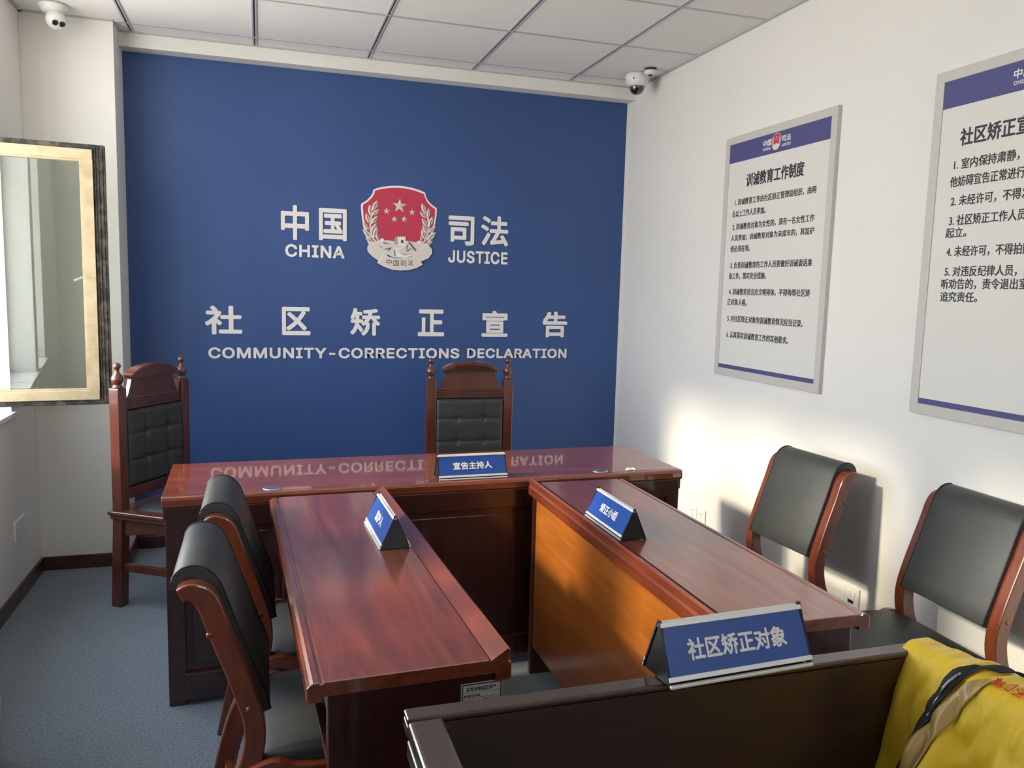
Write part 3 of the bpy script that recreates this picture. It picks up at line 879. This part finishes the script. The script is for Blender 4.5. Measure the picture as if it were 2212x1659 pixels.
for k in range(5):
    x_, y_ = 2.158 + rs.uniform(-.014, .014), -1.792 + rs.uniform(-.008, .008)
    a = rs.uniform(0, PI)
    sc.box((-.012, -.006, .7618), (.010, .007, .7640 + .0015 * k), .0006, Matrix.Translation((x_, y_, 0)) @ Matrix.Rotation(a, 4, 'Z'))
o = sc.build('paper_scrap', M['scrap'])
o['label'] = 'crumpled cream paper scrap on the right part of the back desk'
o['category'] = 'paper scrap'

# ------------------------------------------------------------------ the near stand with its three rails
def stand():
    t = thing('witness_stand', 'dark wooden stand with a flat top rail, nearest the camera', 'stand', (1.352, -3.678, 0))
    x0, x1 = -.481, .481        # local
    h = .880
    th = .056
    mb = MB().box((x0, -.034, h - .030), (x0 + .052, 0, h - .0112), .003, None, 3).box((x0, -.034, h - .011), (x1, 0, h), .004, None, 3).box((x0 + .016, -.024, h - .056), (x0 + .05, -.004, h - .028), .003)
    mb.build('front_rail', M['dock'], t)
    for s_ in (-1, 1):
        xa = s_ * .481
        mb = MB().box((xa, -.74, h - .026), (xa - s_ * .052, -.0355, h - .0005), .006, None, 3).box((xa + s_ * .001, -.735, h - .056), (xa - s_ * .046, -.036, h - .028), .004, None, 3)
        mb.build('side_rail', M['dock'], t)
        MB().box((xa - s_ * .014, -.73, 0), (xa - s_ * .034, -.036, h - .056), .002).build('side_panel', M['dockpanel'], t)
        MB().box((xa - s_ * .008, -.74, 0), (xa - s_ * .044, -.70, h - .056), .003).build('post', M['dock'], t)
    mb = MB().box((x0 + .052, -.033, .06), (x1 - .004, -.010, h - .0115), .0)
    mb.build('front_panel', M['dockpanel'], t)
    mb = MB().box((x0 + .034, -.30, .50), (x1 - .034, -.030, .518), .002)
    mb.build('inner_shelf', M['dock'], t)
    return t
stand()

# ------------------------------------------------------------------ name signs (triangular stands)
def name_sign(label, text, loc, rotz, tw, th_, Wd=.277, D=.086, Hh=.094):
    """front face towards local -y"""
    t = thing('name_sign', label, 'sign', loc, rotz, 'blue name signs')
    hw, hd = Wd / 2, D / 2
    sl = math.atan2(Hh - .012, hd - .004)
    for s_ in (-1, 1):      # front and back faces
        ln = math.hypot(Hh - .014, hd - .006)
        FM = Matrix.Translation((0, s_ * (hd - .002), .010)) @ (Matrix.Rotation(PI, 4, 'Z') if s_ > 0 else Matrix.Identity(4)) @ Matrix.Rotation(sl, 4, 'X')
        MB().box((-hw + .003, .004, -.004), (hw - .003, ln - .001, 0), 0, FM).build('sign_card', M['signblue'], t)
        if s_ < 0:
            mb = MB()
            zc = ln * .5
            put_text(mb, text, -tw / 2, tw / 2, zc - th_ / 2, zc + th_ / 2, FM, .030, .0008)
            mb.build('lettering', M['white'], t)
        fr_ = MB().box((-hw, -.001, -.004), (hw, .007, .0025), .001, FM).box((-hw, ln - .006, -.004), (hw, ln + .002, .0025), .001, FM)
        fr_.box((-hw, s_ * hd - .004, 0), (hw, s_ * hd + .003, .0055), .0015)
        fr_.build('metal_channel', M['alu'], t)
    MB().prism([(-hd + .003, .001), (hd - .003, .001), (.003, Hh), (-.003, Hh)], -hw + .001, -hw + .004, 'x').build('end_cap', M['blackp'], t)
    MB().prism([(-hd + .003, .001), (hd - .003, .001), (.003, Hh), (-.003, Hh)], hw - .004, hw - .001, 'x').build('end_cap', M['blackp'], t)
    MB().prism([(-hd + .001, .003), (-hd + .004, .001), (-.0005, Hh - .002), (.0005, Hh - .002), (hd - .004, .001), (hd - .001, .003), (.0025, Hh + .002), (-.0025, Hh + .002)], -hw - .001, -hw + .002, 'x').build('edge_trim', M['blackp'], t)
    MB().prism([(-hd + .001, .003), (-hd + .004, .001), (-.0005, Hh - .002), (.0005, Hh - .002), (hd - .004, .001), (hd - .001, .003), (.0025, Hh + .002), (-.0025, Hh + .002)], hw - .002, hw + .001, 'x').build('edge_trim', M['blackp'], t)
    return t
name_sign('blue presiding-officer name sign with five characters on the long back desk', '宣告主持人', (1.466, -1.778, .7612), math.radians(1.5), .158, .030)
name_sign('blue guardian name sign with three characters on the left side desk', '监护人', (1.031, -2.455, .7612), math.radians(-88.5), .098, .030)
name_sign('blue team name sign with four characters on the right side desk', '矫正小组', (1.742, -2.532, .7612), math.radians(-90.5), .124, .030)
name_sign('largest-looking blue name sign with six characters on the near dark rail', '社区矫正对象', (1.4195, -3.679, .8812), math.radians(3.0), .192, .034)

# ------------------------------------------------------------------ meeting chairs
def meeting_chair(label, loc, rotz):
    t = thing('meeting_chair', label, 'chair', loc, rotz, 'black leather meeting chairs')
    prof = smooth_path([(-.150, 0), (-.120, .14), (-.075, .32), (-.030, .430), (-.020, .515), (-.046, .615), (-.092, .745), (-.108, .795), (-.120, .820), (-.136, .834), (-.154, .838), (-.170, .832)], 5)
    wd = []
    for q, p in enumerate(prof):
        wd.append(.046 if q < len(prof) - 14 else .046 - .0013 * (q - len(prof) + 14))
    poly = offset_path(prof, wd)
    front = smooth_path([(-.030, .405), (.02, .420), (.08, .402), (.24, .392), (.352, .398), (.392, .386), (.404, .35), (.398, .2), (.392, 0)], 5)
    for s_ in (-1, 1):
        ya, yb = s_ * .211, s_ * .170
        MB().prism(poly, min(ya, yb), max(ya, yb), 'y', .004).build('back_leg', M['chairwood'], t)
        fl = MB().prism(offset_path(front, .036), min(s_ * .203, s_ * .226), max(s_ * .203, s_ * .226), 'y', .004).build('front_leg', M['chairwood'], t)
        for zx, zz in ((-.112, .74), (-.032, .56)):
            MB().lathe([(0, .003), (.006, .003), (.0065, 0), (.0065, -.002)], 12, Matrix.Translation((zx, s_ * .211, zz)) @ Matrix.Rotation(-s_ * PI / 2, 4, 'X')).build('bolt_cap', M['chairwood'], t)
    # backrest pad follows the front of the uprights and rolls over the top
    path = smooth_path([(.014, .535), (.004, .575), (-.016, .630), (-.058, .752), (-.078, .812), (-.092, .848), (-.114, .874), (-.142, .884), (-.170, .878), (-.188, .858), (-.192, .834)], 6)
    base = smooth_path([(-.014, .526), (-.024, .570), (-.046, .618), (-.088, .744), (-.102, .800), (-.114, .830), (-.130, .850), (-.148, .857), (-.164, .853), (-.173, .844), (-.177, .832)], 6)
    assert len(path) == len(base)
    pb = MB()
    rings = [(-.174, .80), (-.1725, .93), (-.169, 1.0), (.169, 1.0), (.1725, .93), (.174, .80)]
    npt = len(path)
    vs, fs = [], []
    for y_, k_ in rings:
        for a_, c_ in list(zip(path, base)) + list(zip(base, path))[::-1]:
            mx_, mz_ = (a_[0] + c_[0]) / 2, (a_[1] + c_[1]) / 2
            vs.append((mx_ + (a_[0] - mx_) * k_, y_, mz_ + (a_[1] - mz_) * k_))
    for r_ in range(len(rings) - 1):
        for k_ in range(2 * npt):
            fs.append((r_ * 2 * npt + k_, r_ * 2 * npt + (k_ + 1) % (2 * npt), (r_ + 1) * 2 * npt + (k_ + 1) % (2 * npt), (r_ + 1) * 2 * npt + k_))
    pb.add(vs, fs, True)
    for r_ in (0, len(rings) - 1):
        o_ = r_ * 2 * npt
        pb.f += [(o_ + k_, o_ + k_ + 1, o_ + 2 * npt - 2 - k_, o_ + 2 * npt - 1 - k_) for k_ in range(npt - 1)]
        pb.sm += [False] * (npt - 1)
    pad = pb.build('backrest', M['leather'], t)
    for s_ in (-1, 1):
        MB().tube([(p[0] * .999, s_ * .171, p[1]) for p in path], .0028, 6).build('piping', M['seam'], pad)
    # seat cushion
    sp_ = smooth_path([(-.045, .412), (.01, .436), (.12, .447), (.26, .447), (.36, .443), (.412, .434), (.432, .412), (.426, .388)], 5)
    sb = [(-.045, .396), (.10, .394), (.38, .384)]
    seat = MB().prism(sp_ + sb[::-1], -.203, .203, 'y', .012, None, True, 3).build('seat', M['leather'], t)
    MB().box((-.02, -.172, .345), (.0, .172, .394), .003).build('seat_rail', M['chairwood'], t)
    MB().box((.33, -.204, .335), (.35, .204, .384), .003).build('seat_rail', M['chairwood'], t)
    MB().box((-.100, -.178, .19), (-.078, .178, .225), .003).build('stretcher', M['chairwood'], t)
    return t
mc = meeting_chair('black leather meeting chair closest to the camera at the left side desk', (.675, -2.809, 0), 0)
c = relabel(copy_tree(mc), 'black leather meeting chair at the left side desk, nearer the long back desk', (.698, -2.281, 0), 0)
c = relabel(copy_tree(mc), 'black leather meeting chair by the right wall, nearer the blue wall', (2.628, -2.176, 0), math.radians(182.4))
c = relabel(copy_tree(mc), 'black leather meeting chair by the right wall, behind the yellow vest', (2.752, -2.855, 0), math.radians(177.2))

# ------------------------------------------------------------------ high-backed judge chairs
def judge_chair(label, loc, rotz):
    """faces local +x, origin on the floor between the back posts"""
    t = thing('high_backed_chair', label, 'chair', loc, rotz, 'high-backed chairs with turned finials')
    hp = .214
    for s_ in (-1, 1):
        y_ = s_ * hp
        p = offset_path([(-.022, 0), (-.012, .20), (0, .42), (0, 1.016)], .052)
        post = MB().prism(p, y_ - .026, y_ + .026, 'y', .004).build('back_post', M['judge'], t)
        fin = [(0, 0), (.020, 0), (.024, .004), (.022, .009), (.015, .013), (.019, .020), (.025, .034), (.0255, .046), (.021, .058), (.012, .068), (.009, .076), (.0085, .084), (.013, .089), (.0165, .097), (.0155, .105), (.010, .112), (0, .115)]
        MB().lathe(fin, 24, Matrix.Translation((0, y_, 1.015))).build('finial', M['judge'], post)
        MB().prism(offset_path([(.425, 0), (.420, .25), (.420, .40)], [.036, .044, .048]), y_ - .024, y_ + .024, 'y', .004).build('front_leg', M['judge'], t)
        MB().box((-.02, y_ - .012, .17), (.41, y_ + .012, .205), .003).build('stretcher', M['judge'], t)
        ap = [(-.0, .350), (.04, .340), (.12, .356), (.22, .362), (.32, .356), (.39, .340), (.42, .345), (.42, .418), (0, .418)]
        MB().prism(ap, y_ - .010, y_ + .010, 'y', .002).build('apron', M['judge'], t)
    MB().box((.20, -hp + .01, .172), (.226, hp - .01, .200), .003).build('stretcher', M['judge'], t)
    MB().box((.405, -hp, .345), (.43, hp, .418), .003).box((-.012, -hp, .345), (.012, hp, .418), .003).build('apron', M['judge'], t)
    # seat board with a doubled moulding
    q = MB().box((-.042, -.256, .436), (.470, .256, .456), .006, None, 3).box((-.034, -.248, .416), (.462, .248, .437), .007, None, 3)
    q.build('seat_board', M['judge'], t)
    n = 14
    vs, fs = [], []
    for i in range(n + 1):
        for j in range(n + 1):
            u, v = i / n, j / n
            e_ = min(1, min(u, 1 - u, v, 1 - v) * 6)
            vs.append((.035 + .400 * u, -.195 + .39 * v, .455 + .026 * math.sqrt(max(0, 1 - (1 - e_) ** 2)) + .006 * math.sin(PI * u) * math.sin(PI * v)))
    for i in range(n):
        for j in range(n):
            a_ = i * (n + 1) + j
            fs.append((a_, a_ + n + 1, a_ + n + 2, a_ + 1))
    MB().add(vs, fs, True).build('seat_cushion', M['leather'], t)
    # back: lower rail, ribbed upper rail, crest
    MB().box((-.018, -hp + .02, .500), (.018, hp - .02, .552), .004).build('lower_rail', M['judge'], t)
    r_ = MB().box((-.018, -hp + .02, .912), (.014, hp - .02, .966), .002)
    for k in range(5):
        r_.box((.010, -hp + .024, .9145 + k * .0105), (.020, hp - .024, .9215 + k * .0105), .003, None, 3)
    r_.build('ribbed_rail', M['judge'], t)
    side = smooth_path([(.172, .964), (.160, .985), (.148, 1.015), (.139, 1.045), (.135, 1.068)], 5)
    arc = [(.135 * math.cos(PI * k / 16) , 1.068 + .034 * math.sin(PI * k / 16)) for k in range(1, 16)]
    poly = side + arc + [(-a_, b_) for a_, b_ in side[::-1]]
    MB().prism(poly, -.013, .011, 'x', .002).build('crest', M['judge'], t)
    R0 = smooth_path([(.153, 1.060), (.130, 1.076), (.085, 1.093), (0, 1.103), (-.085, 1.093), (-.130, 1.076), (-.153, 1.060)], 5)
    MB().prism(offset_path(R0, .022), -.022, .032, 'x', .004, None, False, 3).build('crest_moulding', M['judge'], t)
    # tufted leather panel
    z0, z1, hw = .552, .912, hp - .024
    bz = [.677, .801]
    by = [-.074, .074]
    n1, n2 = 64, 60
    vs, fs = [], []
    for i in range(n1 + 1):
        for j in range(n2 + 1):
            y_, z_ = -hw + 2 * hw * i / n1, z0 + (z1 - z0) * j / n2
            e_ = min(1, min(hw - abs(y_), z_ - z0, z1 - z_) / .022)
            hgt = .030 * math.sqrt(max(0, 1 - (1 - e_) ** 2))
            for b_ in bz:
                hgt -= .0030 * math.exp(-((z_ - b_) / .0030) ** 2) + .0018 * math.exp(-((z_ - b_) / .014) ** 2)
            for b_ in by:
                hgt -= (.0016 * math.exp(-((y_ - b_) / .0030) ** 2) + .0012 * math.exp(-((y_ - b_) / .014) ** 2))
                for c_ in bz:
                    dd = ((y_ - b_) ** 2 + (z_ - c_) ** 2)
                    hgt -= .009 * math.exp(-dd / .014 ** 2)
            vs.append((max(hgt, -.004) + .004, y_, z_))
    for i in range(n1):
        for j in range(n2):
            a_ = i * (n2 + 1) + j
            fs.append((a_, a_ + n2 + 1, a_ + n2 + 2, a_ + 1))
    bp_ = MB().add(vs, fs, True).box((-.016, -hw, z0), (.004, hw, z1)).build('backrest', M['leather'], t)
    for b_ in by:
        for c_ in bz:
            MB().lathe([(0, .006), (.005, .0055), (.009, .002), (.0095, -.004)], 14, Matrix.Translation((.0205, b_, c_)) @ Matrix.Rotation(PI / 2, 4, 'Y')).build('button', M['leather'], bp_)
    return t
jc = judge_chair('dark wooden high-backed chair behind the long desk, in the middle', (1.758, -.600, 0), math.radians(-90))
relabel(copy_tree(jc), 'dark wooden high-backed chair at far left, turned towards the desk', (.180, -.680, 0), math.radians(-33.2))

# ------------------------------------------------------------------ yellow vest over the right end of the near stand
def vest():
    t = thing('safety_vest', 'yellow vest with a black zip hanging over the near stand rail', 'vest', (0, 0, 0))
    zt = .886
    # cross-section of the drape over the right rail (x, z): inner hem, over the rail, outer hem
    cs = smooth_path([(1.700, .40), (1.712, .54), (1.728, .66), (1.748, .78), (1.764, .862), (1.780, .886), (1.806, .889), (1.830, .886), (1.850, .866), (1.864, .80), (1.876, .68), (1.890, .52)], 9)
    NU, NV = 150, len(cs) - 1
    Y0, Y1 = -3.694, -4.36
    def surf(u, v, off=0.0):
        k = v * NV
        i = min(int(k), NV - 1)
        f_ = k - i
        x_ = cs[i][0] * (1 - f_) + cs[i + 1][0] * f_
        z_ = cs[i][1] * (1 - f_) + cs[i + 1][1] * f_
        tx, tz = cs[i + 1][0] - cs[i][0], cs[i + 1][1] - cs[i][1]
        l_ = math.hypot(tx, tz)
        nx, nz = -tz / l_, tx / l_
        y_ = Y0 + (Y1 - Y0) * u
        drop = max(0.0, zt - z_)
        inner = 1.0 if v < .5 else .5
        ph = u * 38 + 1.6 * math.sin(u * 9 + 1) + drop * 7 * (u - .3)
        a1 = (.5 + .5 * math.sin(ph)) ** 1.6
        a2 = noise.noise(Vector((u * 8, z_ * 4, 3.1)))
        a3 = abs(noise.noise(Vector((u * 15 + z_ * 6, z_ * 10 - u * 9, 7.7))))
        a4 = abs(noise.noise(Vector((u * 34 - z_ * 9, z_ * 16 + u * 7, 1.7))))
        amp = inner * min(1, drop * 4 + .04)
        ed = min(1, u * 9)
        lift = ed * (amp * (.050 * a1 + .026 * a2) + .040 * a3 * min(1, drop * 8 + .40) + .010 * a4 + .010 * math.exp(-((u - .38) / .2) ** 2)) + .003
        lift = max(lift, .002)
        return Vector((x_ + nx * (lift + off), max(y_, -4.6), z_ + nz * (lift + off) + .001))
    vs, fs, mats = [], [], []
    for i in range(NU + 1):
        for j in range(NV + 1):
            vs.append(tuple(surf(i / NU, j / NV)))
    for i in range(NU):
        for j in range(NV):
            a_ = i * (NV + 1) + j
            fs.append((a_, a_ + NV + 1, a_ + NV + 2, a_ + 1))
    o = MB().add(vs, fs, True).build('vest_body', M['yellow'], t)
    md = o.modifiers.new('thickness', 'SOLIDIFY')
    md.thickness = .002
    md.offset = -1
    def strip(nm, m_, pts, wd, off, seg=60, lab=None):
        """ribbon lying on the surface; pts = (u, v) control points, wd = widths in u"""
        P_ = smooth_path(pts, seg // (len(pts) - 1))
        vs, fs = [], []
        n_ = len(P_)
        for q, (u, v) in enumerate(P_):
            f_ = q / (n_ - 1) * (len(wd) - 1)
            i_ = min(int(f_), len(wd) - 2)
            w_ = wd[i_] * (1 - (f_ - i_)) + wd[i_ + 1] * (f_ - i_)
            for e_ in (-1, -.75, -.5, -.25, 0, .25, .5, .75, 1):
                vs.append(tuple(surf(min(max(u + e_ * w_ / 2, 0), 1), v, off)))
        for q in range(n_ - 1):
            for e_ in range(8):
                a_ = q * 9 + e_
                fs.append((a_, a_ + 1, a_ + 10, a_ + 9))
        ob = MB().add(vs, fs, True).build(nm, m_, t, lab)
        md = ob.modifiers.new('thickness', 'SOLIDIFY')
        md.thickness = .0022
        md.offset = 1
        return ob
    strip('zip_tape', M['tape'], [(.085, 0.0), (.115, .14), (.155, .27), (.19, .38), (.225, .50), (.25, .62), (.27, .78), (.28, .95)], [.035, .033, .030, .024, .022, .022], .0045, 120)
    strip('zip_teeth', M['chrome'], [(.168, .30), (.190, .37), (.205, .42)], [.004, .004], .0072, 60)
    strip('lining', M['lining'], [(.130, 0.0), (.165, .14), (.195, .27), (.235, .38), (.265, .46)], [.055, .045, .045, .035, .02], .0030, 120, 'golden-brown lining beside the zip')
    strip('reflective_band', M['silver'], [(.62, .12), (.50, .30), (.46, .44), (.47, .52)], [.06, .06, .05, .04], .0030, 120, 'silver reflective tape at the right edge')
    # red printing on the crown of the drape
    mb = MB()
    for q, ch in enumerate('林司法'):
        g_v, g_f, asp = glyph(ch, .02, 0.0, 2)
        u0 = .272 + q * .028
        vv = []
        for p in g_v:
            v = .490 - .046 * (1 - p[1])
            vv.append(tuple(surf(u0 + .022 * p[0], v, .0040)))
        mb.add(vv, g_f)
    mb.build('vest_lettering', M['vestred'], t)
    return t
vest()
